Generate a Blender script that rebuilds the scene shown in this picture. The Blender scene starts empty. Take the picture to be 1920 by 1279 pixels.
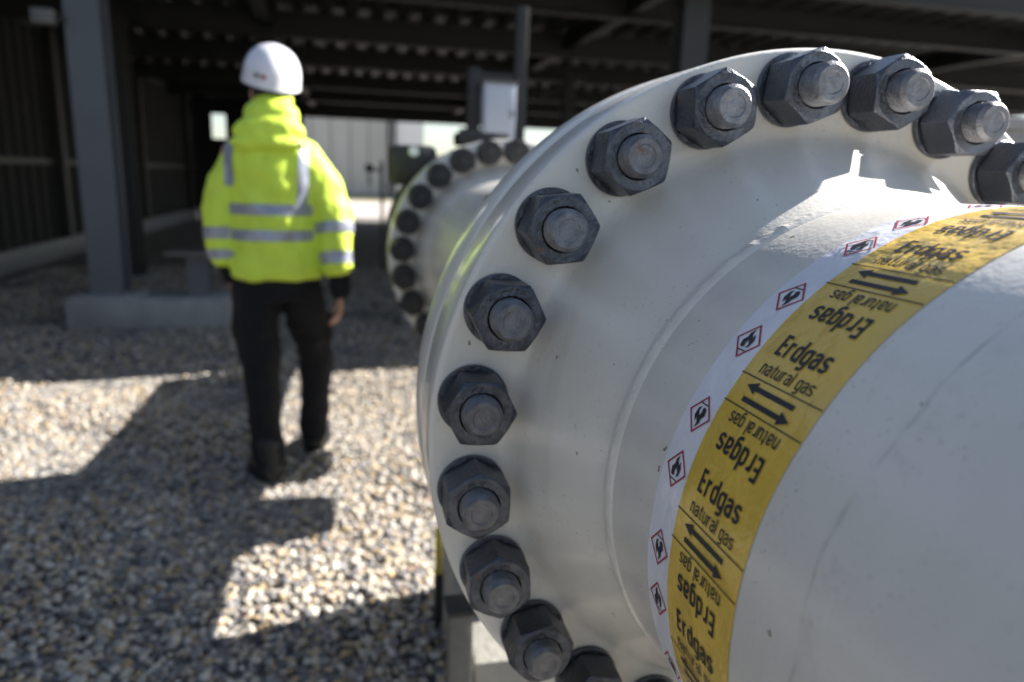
import bpy, bmesh, math, random
import numpy as np
from mathutils import Vector, Matrix, noise
from mathutils.bvhtree import BVHTree

random.seed(7); rng = np.random.default_rng(7)
S = bpy.context.scene
COL = S.collection
PI = math.pi
R = math.radians

# ------------------------------------------------------------------ camera
cd = bpy.data.cameras.new("camera"); cam = bpy.data.objects.new("camera", cd); COL.objects.link(cam)
cr = Matrix(((0.976, 0.016, -0.218), (-0.216, 0.225, -0.950), (0.034, 0.974, 0.223)))
q = cr.to_quaternion(); q.normalize()
cam.matrix_world = Matrix.Translation((0, 0, 1.35)) @ q.to_matrix().to_4x4()
cd.sensor_width = 36.0; cd.lens = 24.97; cd.clip_start = 0.02; cd.clip_end = 2000
cd.dof.use_dof = True; cd.dof.focus_distance = 0.64; cd.dof.aperture_fstop = 3.1; cd.dof.aperture_blades = 9
S.camera = cam

# ------------------------------------------------------------------ light
ALPHA = R(34); QF = 0.17
sun_dir = Vector((math.cos(ALPHA), QF, math.sin(ALPHA))).normalized()
w = bpy.data.worlds.new("World"); S.world = w; w.use_nodes = True
wn = w.node_tree; bg = wn.nodes["Background"]
sky = wn.nodes.new("ShaderNodeTexSky"); sky.sky_type = 'NISHITA'; sky.sun_disc = False
sky.sun_elevation = math.asin(sun_dir.z); sky.sun_rotation = math.atan2(sun_dir.x, sun_dir.y)
sky.air_density = 1.0; sky.dust_density = 0.4; sky.ozone_density = 1.0
hs = wn.nodes.new("ShaderNodeHueSaturation"); hs.inputs["Saturation"].default_value = 0.82
wn.links.new(sky.outputs[0], hs.inputs["Color"]); wn.links.new(hs.outputs[0], bg.inputs[0]); bg.inputs[1].default_value = 0.05
sd = bpy.data.lights.new("sun", 'SUN'); sd.energy = 5.0; sd.angle = R(0.5); sd.color = (1, 0.96, 0.90)
sun = bpy.data.objects.new("sun", sd); COL.objects.link(sun)
sun.rotation_euler = (-sun_dir).to_track_quat('-Z', 'Y').to_euler()
S.view_settings.view_transform = 'Standard'; S.view_settings.look = 'None'
S.view_settings.exposure = 1.82; S.view_settings.gamma = 1.0
S.cycles.max_bounces = 8; S.cycles.diffuse_bounces = 4; S.cycles.use_denoising = True

# ------------------------------------------------------------------ materials
def mat(name, color, rough=0.6, metal=0.0, noise_amt=0.0, noise_scale=8.0, bump=0.0, bump_scale=60.0, coat=0.0, color2=None, detail=6):
    m = bpy.data.materials.new(name); m.use_nodes = True
    nt = m.node_tree; b = nt.nodes["Principled BSDF"]
    b.inputs["Roughness"].default_value = rough; b.inputs["Metallic"].default_value = metal
    if coat: b.inputs["Coat Weight"].default_value = coat; b.inputs["Coat Roughness"].default_value = 0.12
    c1 = (*color, 1)
    tc = nt.nodes.new("ShaderNodeTexCoord")
    if noise_amt > 0 or color2:
        n = nt.nodes.new("ShaderNodeTexNoise"); n.inputs["Scale"].default_value = noise_scale; n.inputs["Detail"].default_value = detail
        nt.links.new(tc.outputs["Object"], n.inputs["Vector"])
        r = nt.nodes.new("ShaderNodeValToRGB"); r.color_ramp.elements[0].position = 0.35; r.color_ramp.elements[1].position = 0.68
        r.color_ramp.elements[0].color = tuple(x * (1 - noise_amt) for x in color) + (1,) if not color2 else (*color2, 1)
        r.color_ramp.elements[1].color = c1
        nt.links.new(n.outputs["Fac"], r.inputs[0]); nt.links.new(r.outputs[0], b.inputs["Base Color"])
        mr = nt.nodes.new("ShaderNodeMapRange"); mr.inputs[3].default_value = max(0.05, rough - 0.08); mr.inputs[4].default_value = min(1, rough + 0.08)
        nt.links.new(n.outputs["Fac"], mr.inputs[0]); nt.links.new(mr.outputs[0], b.inputs["Roughness"])
    else:
        b.inputs["Base Color"].default_value = c1
    if bump:
        n2 = nt.nodes.new("ShaderNodeTexNoise"); n2.inputs["Scale"].default_value = bump_scale; n2.inputs["Detail"].default_value = 4
        nt.links.new(tc.outputs["Object"], n2.inputs["Vector"])
        bp = nt.nodes.new("ShaderNodeBump"); bp.inputs["Strength"].default_value = bump; bp.inputs["Distance"].default_value = 0.01
        nt.links.new(n2.outputs["Fac"], bp.inputs["Height"]); nt.links.new(bp.outputs[0], b.inputs["Normal"])
    return m

def paint_material():
    """aged cream pipe coating: orange peel, grime specks, one old scuffed ring"""
    m = bpy.data.materials.new("cream_pipe_paint"); m.use_nodes = True
    nt = m.node_tree; L = nt.links; N = nt.nodes; b = N["Principled BSDF"]
    b.inputs["Roughness"].default_value = 0.34; b.inputs["Coat Weight"].default_value = 0.5; b.inputs["Coat Roughness"].default_value = 0.14
    geo = N.new("ShaderNodeNewGeometry")
    def noi(scale, detail=5, rough=0.55):
        n = N.new("ShaderNodeTexNoise"); n.inputs["Scale"].default_value = scale; n.inputs["Detail"].default_value = detail; n.inputs["Roughness"].default_value = rough
        L.new(geo.outputs["Position"], n.inputs["Vector"]); return n
    def ramp(src, p0, p1, c0=0.0, c1=1.0):
        r = N.new("ShaderNodeMapRange"); r.inputs[1].default_value = p0; r.inputs[2].default_value = p1
        r.inputs[3].default_value = c0; r.inputs[4].default_value = c1; L.new(src, r.inputs[0]); return r.outputs[0]
    def math_(op, a, c):
        n = N.new("ShaderNodeMath"); n.operation = op
        for i, v in enumerate((a, c)):
            if isinstance(v, (int, float)): n.inputs[i].default_value = v
            else: L.new(v, n.inputs[i])
        return n.outputs[0]
    def mix(f, a, c):
        n = N.new("ShaderNodeMix"); n.data_type = 'RGBA'
        if isinstance(f, float): n.inputs[0].default_value = f
        else: L.new(f, n.inputs[0])
        for i, v in ((6, a), (7, c)):
            if isinstance(v, tuple): n.inputs[i].default_value = v
            else: L.new(v, n.inputs[i])
        return n.outputs[2]
    base = mix(ramp(noi(5).outputs["Fac"], 0.35, 0.7), (0.69, 0.655, 0.595, 1), (0.755, 0.725, 0.67, 1))
    specks = ramp(noi(230, 3, 0.7).outputs["Fac"], 0.625, 0.685)
    patch = ramp(noi(16, 4).outputs["Fac"], 0.42, 0.6)
    base = mix(math_('MULTIPLY', math_('MULTIPLY', specks, patch), 0.6), base, (0.30, 0.28, 0.24, 1))
    # old ring of scuffing around the pipe, 1.075 bolt radii in front of the flange face
    sx = N.new("ShaderNodeSeparateXYZ"); L.new(geo.outputs["Position"], sx.inputs[0])
    wob = math_('MULTIPLY', math_('SUBTRACT', noi(9, 3).outputs["Fac"], 0.5), 0.03)
    d1 = math_('ABSOLUTE', math_('SUBTRACT', math_('ADD', sx.outputs["Y"], wob), 0.3285), 0.0)
    line = ramp(d1, 0.0006, 0.0022, 1.0, 0.0)
    line = math_('MULTIPLY', line, ramp(noi(30, 4).outputs["Fac"], 0.4, 0.62))
    d2 = math_('ABSOLUTE', math_('SUBTRACT', math_('ADD', sx.outputs["Y"], wob), 0.316), 0.0)
    band = math_('MULTIPLY', ramp(d2, 0.002, 0.02, 1.0, 0.0), ramp(noi(55, 6, 0.7).outputs["Fac"], 0.5, 0.66))
    smudge = math_('MULTIPLY', ramp(noi(3.3, 7, 0.7).outputs["Fac"], 0.55, 0.75), ramp(noi(60, 5, 0.7).outputs["Fac"], 0.35, 0.65))
    base = mix(math_('MULTIPLY', smudge, 0.32), base, (0.45, 0.42, 0.37, 1))
    cmb = N.new("ShaderNodeVectorMath"); cmb.operation = 'MULTIPLY'; cmb.inputs[1].default_value = (26, 30, 2.2); L.new(geo.outputs["Position"], cmb.inputs[0])
    dn_ = N.new("ShaderNodeTexNoise"); dn_.inputs["Scale"].default_value = 1.0; dn_.inputs["Detail"].default_value = 5; L.new(cmb.outputs[0], dn_.inputs["Vector"])
    runs = math_('MULTIPLY', ramp(dn_.outputs["Fac"], 0.56, 0.72), ramp(noi(4.5, 3).outputs["Fac"], 0.45, 0.62))
    base = mix(math_('MULTIPLY', runs, 0.22), base, (0.47, 0.42, 0.34, 1))
    chips = ramp(noi(75, 2, 0.5).outputs["Fac"], 0.755, 0.765)
    base = mix(math_('MULTIPLY', chips, 0.85), base, (0.16, 0.11, 0.075, 1))
    base = mix(math_('MULTIPLY', line, 0.45), base, (0.30, 0.28, 0.25, 1))
    base = mix(math_('MULTIPLY', band, 0.28), base, (0.42, 0.40, 0.36, 1))
    L.new(base, b.inputs["Base Color"])
    L.new(ramp(noi(12).outputs["Fac"], 0.3, 0.7, 0.30, 0.48), b.inputs["Roughness"])
    hgt = math_('ADD', math_('MULTIPLY', noi(170, 2).outputs["Fac"], 0.5), math_('MULTIPLY', noi(40, 2).outputs["Fac"], 0.6))
    hgt = math_('ADD', hgt, math_('MULTIPLY', band, 0.35)); hgt = math_('ADD', hgt, math_('MULTIPLY', line, -0.6))
    bp = N.new("ShaderNodeBump"); bp.inputs["Strength"].default_value = 0.32; bp.inputs["Distance"].default_value = 0.0022
    L.new(hgt, bp.inputs["Height"]); L.new(bp.outputs[0], b.inputs["Normal"])
    return m

def ground_material():
    m = bpy.data.materials.new("gravel_bed"); m.use_nodes = True
    nt = m.node_tree; L = nt.links; N = nt.nodes; b = N["Principled BSDF"]; b.inputs["Roughness"].default_value = 0.9
    geo = N.new("ShaderNodeNewGeometry")
    v = N.new("ShaderNodeTexVoronoi"); v.inputs["Scale"].default_value = 34; L.new(geo.outputs["Position"], v.inputs["Vector"])
    r = N.new("ShaderNodeValToRGB"); e = r.color_ramp.elements
    e[0].position = 0.0; e[0].color = (0.036, 0.036, 0.039, 1); e[1].position = 1.0; e[1].color = (0.322, 0.302, 0.27, 1)
    for p, c in ((0.3, (0.114, 0.109, 0.104, 1)), (0.55, (0.208, 0.177, 0.135, 1)), (0.8, (0.25, 0.239, 0.224, 1))):
        k = e.new(p); k.color = c
    sp = N.new("ShaderNodeSeparateXYZ"); L.new(v.outputs["Color"], sp.inputs[0]); L.new(sp.outputs[0], r.inputs[0])
    L.new(r.outputs[0], b.inputs["Base Color"])
    bp = N.new("ShaderNodeBump"); bp.invert = True; bp.inputs["Strength"].default_value = 0.8; bp.inputs["Distance"].default_value = 0.02
    L.new(v.outputs["Distance"], bp.inputs["Height"]); L.new(bp.outputs[0], b.inputs["Normal"])
    return m

def stone_material():
    m = bpy.data.materials.new("gravel_stones"); m.use_nodes = True
    nt = m.node_tree; b = nt.nodes["Principled BSDF"]; b.inputs["Roughness"].default_value = 0.75
    a = nt.nodes.new("ShaderNodeAttribute"); a.attribute_name = "stone_color"
    geo = nt.nodes.new("ShaderNodeNewGeometry")
    n = nt.nodes.new("ShaderNodeTexNoise"); n.inputs["Scale"].default_value = 130; nt.links.new(geo.outputs["Position"], n.inputs["Vector"])
    mr = nt.nodes.new("ShaderNodeMapRange"); mr.inputs[3].default_value = 0.75; mr.inputs[4].default_value = 1.2; nt.links.new(n.outputs["Fac"], mr.inputs[0])
    mx = nt.nodes.new("ShaderNodeVectorMath"); mx.operation = 'SCALE'
    nt.links.new(a.outputs["Color"], mx.inputs[0]); nt.links.new(mr.outputs[0], mx.inputs["Scale"]); nt.links.new(mx.outputs[0], b.inputs["Base Color"])
    return m

M = dict(
    paint=paint_material(), ground=ground_material(), stone=stone_material(),
    steel=mat("oxidised_bolt_steel", (0.088, 0.096, 0.118), 0.32, 0.72, 0.16, 40, 0.25, 220),
    stud=mat("stud_steel", (0.21, 0.215, 0.24), 0.38, 0.6, 0.35, 90, 0.2, 300),
    gasket=mat("gasket", (0.03, 0.03, 0.03), 0.8),
    yellow=mat("yellow_tape", (0.80, 0.53, 0.08), 0.26, 0, 0.10, 9, 0.9, 19, coat=0.4),
    white=mat("white_tape", (0.82, 0.82, 0.88), 0.33, 0, 0.06, 14, 0.5, 22, coat=0.3),
    ink=mat("black_ink", (0.022, 0.021, 0.026), 0.45),
    red=mat("red_ink", (0.36, 0.030, 0.055), 0.45),
    hivis=mat("hivis_fabric", (0.70, 0.90, 0.08), 0.6, 0, 0.12, 9, 0.5, 30),
    reflect=mat("reflective_tape", (0.36, 0.38, 0.46), 0.35, 0.35, 0.12, 20),
    black=mat("dark_trousers_cloth", (0.0032, 0.0035, 0.006), 0.9, 0, 0.3, 12, 0.4, 50),
    boot=mat("boot_leather", (0.006, 0.006, 0.007), 0.5, 0, 0.3, 20, 0.3, 90),
    skin=mat("skin", (0.50, 0.27, 0.19), 0.55, 0, 0.12, 30),
    hair=mat("dark_hair", (0.018, 0.014, 0.012), 0.6, 0, 0.4, 90, 0.8, 200),
    helmet=mat("white_helmet_plastic", (0.74, 0.74, 0.80), 0.28, 0, 0.03, 10, coat=0.3),
    concrete=mat("precast_concrete", (0.30, 0.30, 0.31), 0.9, 0, 0.25, 6, 0.5, 40),
    concrete_light=mat("pale_concrete", (0.34, 0.325, 0.29), 0.85, 0, 0.18, 7, 0.4, 40),
    column=mat("bluegrey_column_paint", (0.095, 0.105, 0.125), 0.55, 0, 0.12, 3, 0.1, 40),
    postgrey=mat("galvanised_support_steel", (0.15, 0.147, 0.14), 0.55, 0.3, 0.2, 20, 0.2, 60),
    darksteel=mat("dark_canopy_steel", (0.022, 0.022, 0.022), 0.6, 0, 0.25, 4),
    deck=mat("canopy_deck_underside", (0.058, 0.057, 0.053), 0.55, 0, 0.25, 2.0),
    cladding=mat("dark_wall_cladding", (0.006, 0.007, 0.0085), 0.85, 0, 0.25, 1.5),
    valve=mat("black_valve_paint", (0.020, 0.021, 0.023), 0.5, 0, 0.3, 14, 0.3, 60),
    bluebox=mat("lightgrey_cabinet_paint", (0.42, 0.46, 0.55), 0.5, 0, 0.06, 5),
    facade=mat("grey_facade_panel", (0.42, 0.42, 0.415), 0.7, 0, 0.06, 0.6),
    facade_white=mat("white_facade_panel", (0.72, 0.72, 0.74), 0.7, 0, 0.05, 0.6),
    paving=mat("pale_road_surface", (0.42, 0.37, 0.34), 0.9, 0, 0.15, 1.2),
    grass=mat("dry_grass", (0.17, 0.16, 0.05), 0.95, 0, 0.3, 3),
    marker=mat("yellow_marker_paint", (0.62, 0.48, 0.03), 0.5, 0, 0.2, 20),
    whiteplastic=mat("white_plastic", (0.8, 0.82, 0.86), 0.4),
    glass=mat("dark_window_glass", (0.05, 0.06, 0.07), 0.1, 0),
)

def worn(m, light, amount=0.7):
    """edge wear (by curvature) and per-nut variation"""
    nt = m.node_tree; L = nt.links; N = nt.nodes; b = N["Principled BSDF"]
    src = b.inputs["Base Color"].links[0].from_socket
    oi = N.new("ShaderNodeObjectInfo"); mr = N.new("ShaderNodeMapRange"); mr.inputs[3].default_value = 0.72; mr.inputs[4].default_value = 1.35
    L.new(oi.outputs["Random"], mr.inputs[0])
    sc = N.new("ShaderNodeVectorMath"); sc.operation = 'SCALE'; L.new(src, sc.inputs[0]); L.new(mr.outputs[0], sc.inputs["Scale"])
    g = N.new("ShaderNodeNewGeometry"); e = N.new("ShaderNodeMapRange"); e.inputs[1].default_value = 0.53; e.inputs[2].default_value = 0.60
    L.new(g.outputs["Pointiness"], e.inputs[0])
    n = N.new("ShaderNodeTexNoise"); n.inputs["Scale"].default_value = 120; n.inputs["Detail"].default_value = 5; L.new(g.outputs["Position"], n.inputs["Vector"])
    e2 = N.new("ShaderNodeMapRange"); e2.inputs[1].default_value = 0.38; e2.inputs[2].default_value = 0.6; L.new(n.outputs["Fac"], e2.inputs[0])
    mu = N.new("ShaderNodeMath"); mu.operation = 'MULTIPLY'; L.new(e.outputs[0], mu.inputs[0]); L.new(e2.outputs[0], mu.inputs[1])
    mu2 = N.new("ShaderNodeMath"); mu2.operation = 'MULTIPLY'; mu2.inputs[1].default_value = amount; L.new(mu.outputs[0], mu2.inputs[0])
    mx = N.new("ShaderNodeMix"); mx.data_type = 'RGBA'; L.new(mu2.outputs[0], mx.inputs[0]); L.new(sc.outputs[0], mx.inputs[6]); mx.inputs[7].default_value = (*light, 1)
    # a little rust where moisture sits
    n2 = N.new("ShaderNodeTexNoise"); n2.inputs["Scale"].default_value = 38; n2.inputs["Detail"].default_value = 6; L.new(g.outputs["Position"], n2.inputs["Vector"])
    e3 = N.new("ShaderNodeMapRange"); e3.inputs[1].default_value = 0.66; e3.inputs[2].default_value = 0.74; e3.inputs[4].default_value = 0.7; L.new(n2.outputs["Fac"], e3.inputs[0])
    mx2 = N.new("ShaderNodeMix"); mx2.data_type = 'RGBA'; L.new(e3.outputs[0], mx2.inputs[0]); L.new(mx.outputs[2], mx2.inputs[6]); mx2.inputs[7].default_value = (0.16, 0.085, 0.045, 1)
    L.new(mx2.outputs[2], b.inputs["Base Color"])
worn(M['steel'], (0.36, 0.38, 0.43), 0.4); worn(M['stud'], (0.4, 0.4, 0.4), 0.12)

# ------------------------------------------------------------------ helpers
def tag(o, label=None, cat=None, group=None, kind=None):
    if label: o["label"] = label
    if cat: o["category"] = cat
    if group: o["group"] = group
    if kind: o["kind"] = kind
    return o

def empty(name, loc=(0, 0, 0), label=None, cat=None, group=None, kind=None):
    o = bpy.data.objects.new(name, None); o.empty_display_size = 0.1; COL.objects.link(o); o.location = loc
    return tag(o, label, cat, group, kind)

def link(name, bm, m, parent=None, sharp=32, loc=None, fix=True):
    if fix: bmesh.ops.recalc_face_normals(bm, faces=bm.faces)
    if sharp is not None:
        lim = R(sharp)
        for f in bm.faces: f.smooth = True
        for e in bm.edges:
            if len(e.link_faces) != 2 or e.calc_face_angle(0) > lim: e.smooth = False
    me = bpy.data.meshes.new(name); bm.to_mesh(me); bm.free()
    for k in (m if isinstance(m, (list, tuple)) else [m]): me.materials.append(k)
    o = bpy.data.objects.new(name, me); COL.objects.link(o)
    if loc is not None: o.location = loc
    if parent is not None: o.parent = parent
    return o

def box(bm, x0, x1, y0, y1, z0, z1, mi=0, bevel=0.0):
    vs = [bm.verts.new((x, y, z)) for x in (x0, x1) for y in (y0, y1) for z in (z0, z1)]
    fs = [(0, 1, 3, 2), (4, 6, 7, 5), (0, 4, 5, 1), (2, 3, 7, 6), (0, 2, 6, 4), (1, 5, 7, 3)]
    faces = [bm.faces.new([vs[i] for i in f]) for f in fs]
    for f in faces: f.material_index = mi
    if bevel:
        es = list({e for f in faces for e in f.edges})
        bmesh.ops.bevel(bm, geom=es, offset=bevel, segments=2, affect='EDGES', profile=0.5)
    return faces

def boxes(name, lst, m, parent=None, bevel=0.0, loc=None):
    bm = bmesh.new()
    for b in lst: box(bm, *b, bevel=bevel)
    return link(name, bm, m, parent, loc=loc)

def lathe(bm, prof, n=96, axis='Y', rfun=None, cap0=False, cap1=False, mi=0):
    """prof: list of (axial, radius). axis Y: ring in XZ"""
    rings = []
    for (a, r) in prof:
        ring = []
        for i in range(n):
            t = 2 * PI * i / n
            rr = r if rfun is None else rfun(t, a, r)
            c, s = rr * math.cos(t), rr * math.sin(t)
            ring.append(bm.verts.new((c, a, s) if axis == 'Y' else (c, s, a) if axis == 'Z' else (a, c, s)))
        rings.append(ring)
    for k in range(len(rings) - 1):
        A, B = rings[k], rings[k + 1]
        for i in range(n):
            f = bm.faces.new((A[i], A[(i + 1) % n], B[(i + 1) % n], B[i])); f.material_index = mi
    if cap0: bm.faces.new(rings[0])
    if cap1: bm.faces.new(rings[-1])
    return rings

def tube(bm, pts, r, n=10, r1=None):
    pts = [Vector(p) for p in pts]; rings = []
    for i, p in enumerate(pts):
        d = (pts[min(i + 1, len(pts) - 1)] - pts[max(i - 1, 0)]).normalized()
        a = d.orthogonal().normalized(); b = d.cross(a)
        rr = r if r1 is None else r + (r1 - r) * i / (len(pts) - 1)
        if rings:  # keep frame aligned
            pv = (rings[-1][0].co - pts[i - 1]).normalized(); a = (pv - d * pv.dot(d)).normalized(); b = d.cross(a)
        rings.append([bm.verts.new(p + rr * (math.cos(2 * PI * k / n) * a + math.sin(2 * PI * k / n) * b)) for k in range(n)])
    for A, B in zip(rings, rings[1:]):
        for k in range(n): bm.faces.new((A[k], A[(k + 1) % n], B[(k + 1) % n], B[k]))
    bm.faces.new(rings[0]); bm.faces.new(rings[-1])

def copy_tree(o, parent=None):
    c = o.copy(); COL.objects.link(c)
    if parent is not None: c.parent = parent
    for ch in list(o.children): copy_tree(ch, c)
    return c

# ------------------------------------------------------------------ setting
def sheet(name, x0, x1, y0, y1, z, m, thick=None, n=1):
    bm = bmesh.new()
    if thick: box(bm, x0, x1, y0, y1, z - thick, z)
    else:
        vs = [bm.verts.new(p) for p in ((x0, y0, z), (x1, y0, z), (x1, y1, z), (x0, y1, z))]; bm.faces.new(vs)
    return tag(link(name, bm, m, fix=bool(thick)), kind="structure")
sheet("ground", -600, 600, -600, 900, 0.0, M['ground'])
sheet("road", -90, 90, 23.0, 36.5, 0.004, M['paving'])
sheet("grass_verge", -90, 90, 36.5, 39.4, 0.008, M['grass'])

def gravel():
    ico = bmesh.new(); bmesh.ops.create_icosphere(ico, subdivisions=2, radius=1)
    v2 = np.array([v.co[:] for v in ico.verts]); f2 = np.array([[v.index for v in f.verts] for f in ico.faces]); ico.free()
    ico = bmesh.new(); bmesh.ops.create_icosphere(ico, subdivisions=1, radius=1)
    v1 = np.array([v.co[:] for v in ico.verts]); f1 = np.array([[v.index for v in f.verts] for f in ico.faces]); ico.free()
    pal = np.array([(0.70, 0.66, 0.58), (0.78, 0.76, 0.72), (0.62, 0.50, 0.34), (0.50, 0.44, 0.36), (0.34, 0.34, 0.36), (0.22, 0.23, 0.26), (0.10, 0.10, 0.12), (0.55, 0.42, 0.24), (0.60, 0.57, 0.52), (0.44, 0.33, 0.26)])
    pw = np.array([.15, .09, .11, .12, .16, .12, .07, .06, .09, .03]); pw /= pw.sum()
    V, F, C, off = [], [], [], 0
    def scatter(n, xr, yr, vb, fb, smin, smax, keep):
        nonlocal off
        x = rng.uniform(*xr, n); y = rng.uniform(*yr, n); k = keep(x, y); x, y = x[k], y[k]; n = len(x)
        s = np.exp(rng.uniform(np.log(smin), np.log(smax), n))[:, None] * np.stack([rng.uniform(.8, 1.35, n), rng.uniform(.7, 1.05, n), rng.uniform(.5, .8, n)], 1)
        vv = vb[None] * (1 + rng.uniform(-.13, .13, (n, len(vb), 1)))
        vv = vv * s[:, None, :]
        tx = rng.normal(0, .35, n); a = rng.uniform(0, 2 * PI, n)
        cy, sy = np.cos(tx)[:, None], np.sin(tx)[:, None]
        xx = vv[..., 0] * cy + vv[..., 2] * sy; zz = -vv[..., 0] * sy + vv[..., 2] * cy
        ca, sa = np.cos(a)[:, None], np.sin(a)[:, None]
        X = xx * ca - vv[..., 1] * sa + x[:, None]; Y = xx * sa + vv[..., 1] * ca + y[:, None]
        Z = zz + (s[:, 2] * .45 + rng.uniform(-.002, .007, n) + .007 * (np.sin(x * 5.1 + 2 * np.sin(y * 3.3)) + np.sin(y * 4.3 + x * 2.2)) - .002)[:, None]
        V.append(np.stack([X, Y, Z], -1).reshape(-1, 3))
        F.append((fb[None] + (off + np.arange(n) * len(vb))[:, None, None]).reshape(-1, 3)); off += n * len(vb)
        c = np.array([.76, .72, .67]) * pal[rng.choice(len(pal), n, p=pw)] * rng.uniform(.8, 1.15, (n, 1))
        C.append(np.repeat(np.concatenate([c, np.ones((n, 1))], 1), len(vb), 0))
    scatter(22000, (-2.0, 1.3), (1.2, 3.1), v2, f2, .0055, .0165, lambda x, y: (x > -.35 - .42 * y) & (x < .9))
    scatter(19000, (-2.6, 1.6), (3.1, 4.6), v1, f1, .0060, .0160, lambda x, y: (x > -.35 - .47 * y))
    scatter(46000, (-5.2, 2.5), (4.6, 10.5), v1, f1, .009, .017, lambda x, y: (x > -.5 - .5 * y) & (x > -3.85))
    V = np.concatenate(V).astype(np.float32); F = np.concatenate(F).astype(np.int32); C = np.concatenate(C).astype(np.float32)
    me = bpy.data.meshes.new("gravel"); me.vertices.add(len(V)); me.vertices.foreach_set("co", V.ravel())
    me.loops.add(F.size); me.loops.foreach_set("vertex_index", F.ravel())
    me.polygons.add(len(F)); me.polygons.foreach_set("loop_start", np.arange(0, F.size, 3, dtype=np.int32))
    me.polygons.foreach_set("use_smooth", np.ones(len(F), dtype=bool))
    me.update(); at = me.color_attributes.new("stone_color", 'FLOAT_COLOR', 'POINT'); at.data.foreach_set("color", C.ravel())
    me.materials.append(M['stone'])
    o = bpy.data.objects.new("gravel", me); COL.objects.link(o)
    tag(o, "loose cream, tan and grey gravel stones covering the ground", "gravel", kind="stuff")
gravel()

# canopy roof -------------------------------------------------------
HB = 3.02; DECK = 3.33
RX0, RX1, RY0, RY1 = -4.3, 15.0, 5.95, 21.9
canopy = empty("canopy_roof", (0, 6, 0), "long dark steel canopy roof with ribbed deck over the pipework", "roof")
def deck():
    bm = bmesh.new(); pitch = 0.33; x = RX0; top = []
    prof = []
    while x < RX1:
        prof += [(x, 0.0), (x + .13, 0.0), (x + .165, .055), (x + .295, .055)]; x += pitch
    low = [[bm.verts.new((px, y, DECK + pz)) for px, pz in prof] for y in (RY0, RY1)]
    up = [[bm.verts.new((px, y, DECK + .16)) for px in (prof[0][0], prof[-1][0])] for y in (RY0, RY1)]
    for i in range(len(prof) - 1): bm.faces.new((low[0][i], low[0][i + 1], low[1][i + 1], low[1][i]))
    bm.faces.new((up[0][0], up[0][1], up[1][1], up[1][0]))
    for k in (0, 1): bm.faces.new(low[k] + [up[k][1], up[k][0]])
    bm.faces.new((low[0][0], low[1][0], up[1][0], up[0][0])); bm.faces.new((low[0][-1], low[1][-1], up[1][1], up[0][1]))
    return bm
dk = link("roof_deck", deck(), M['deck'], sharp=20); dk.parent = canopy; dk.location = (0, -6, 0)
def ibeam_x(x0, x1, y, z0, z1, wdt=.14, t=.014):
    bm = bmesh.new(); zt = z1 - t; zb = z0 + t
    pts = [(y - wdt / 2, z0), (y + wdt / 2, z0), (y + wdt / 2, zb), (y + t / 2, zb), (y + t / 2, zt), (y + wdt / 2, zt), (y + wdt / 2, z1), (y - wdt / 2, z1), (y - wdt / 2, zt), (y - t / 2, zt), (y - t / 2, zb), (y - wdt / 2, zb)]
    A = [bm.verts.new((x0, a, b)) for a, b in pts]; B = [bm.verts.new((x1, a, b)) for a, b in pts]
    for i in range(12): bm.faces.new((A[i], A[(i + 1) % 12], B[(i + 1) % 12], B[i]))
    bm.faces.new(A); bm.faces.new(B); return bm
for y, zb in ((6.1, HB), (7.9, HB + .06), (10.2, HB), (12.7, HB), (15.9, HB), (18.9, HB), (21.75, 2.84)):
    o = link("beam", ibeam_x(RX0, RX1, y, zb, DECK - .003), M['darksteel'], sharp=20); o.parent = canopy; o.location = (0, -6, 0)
for x in (-4.2, -1.0, 3.0, 8.5, 14.9):   # long girders lie under the cross beams
    bm = bmesh.new(); box(bm, x - .06, x + .06, RY0 + .05, RY1 - .05, HB + .1, DECK - .01)
    o = link("girder", bm, M['darksteel']); o.parent = canopy; o.location = (0, -6, 0)
bm = bmesh.new(); tube(bm, [(3.15, 12.0, 2.72), (3.85, 12.05, 3.06)], .045); o = link("brace", bm, M['deck']); o.parent = canopy; o.location = (0, -6, 0)

# columns -----------------------------------------------------------
def hcolumn(z0, z1, wdt=.25, t=.02, tw=.014):
    bm = bmesh.new(); h = wdt / 2
    pts = [(-h, -h), (h, -h), (h, -h + t), (tw / 2, -h + t), (tw / 2, h - t), (h, h - t), (h, h), (-h, h), (-h, h - t), (-tw / 2, h - t), (-tw / 2, -h + t), (-h, -h + t)]
    A = [bm.verts.new((a, b, z0)) for a, b in pts]; B = [bm.verts.new((a, b, z1)) for a, b in pts]
    for i in range(12): bm.faces.new((A[i], A[(i + 1) % 12], B[(i + 1) % 12], B[i]))
    bm.faces.new(A); bm.faces.new(B); return bm
def column(x, y, z0, label, m, wdt=.25):
    r = empty("steel_column", (x, y, z0), label, "column", "steel columns carrying the canopy")
    link("shaft", hcolumn(.02, HB - z0 - .002, wdt), m, r, sharp=20)
    bm = bmesh.new(); box(bm, -.26, .26, -.2, .2, 0, .02, bevel=.004); link("base_plate", bm, M['concrete'], r)
    bm = bmesh.new()
    for sx in (-1, 1):
        for sy in (-1, 1):
            tube(bm, [(sx * .2, sy * .16, .02), (sx * .2, sy * .16, .06)], .014, 8)
    link("anchor_bolts", bm, M['postgrey'], r)
    return r
column(-2.01, 6.62, .26, "blue-grey steel column standing on the long concrete plinth", M['column'])
column(-2.62, 9.6, 0, "dull dark column just behind the right edge of the blue-grey one", M['darksteel'], .2)
column(3.05, 6.45, 0, "grey column rising behind the top of the large flange", M['darksteel'], .25)
column(3.45, 11.6, 0, "thin dark column under the slanting brace", M['darksteel'], .16)
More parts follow.
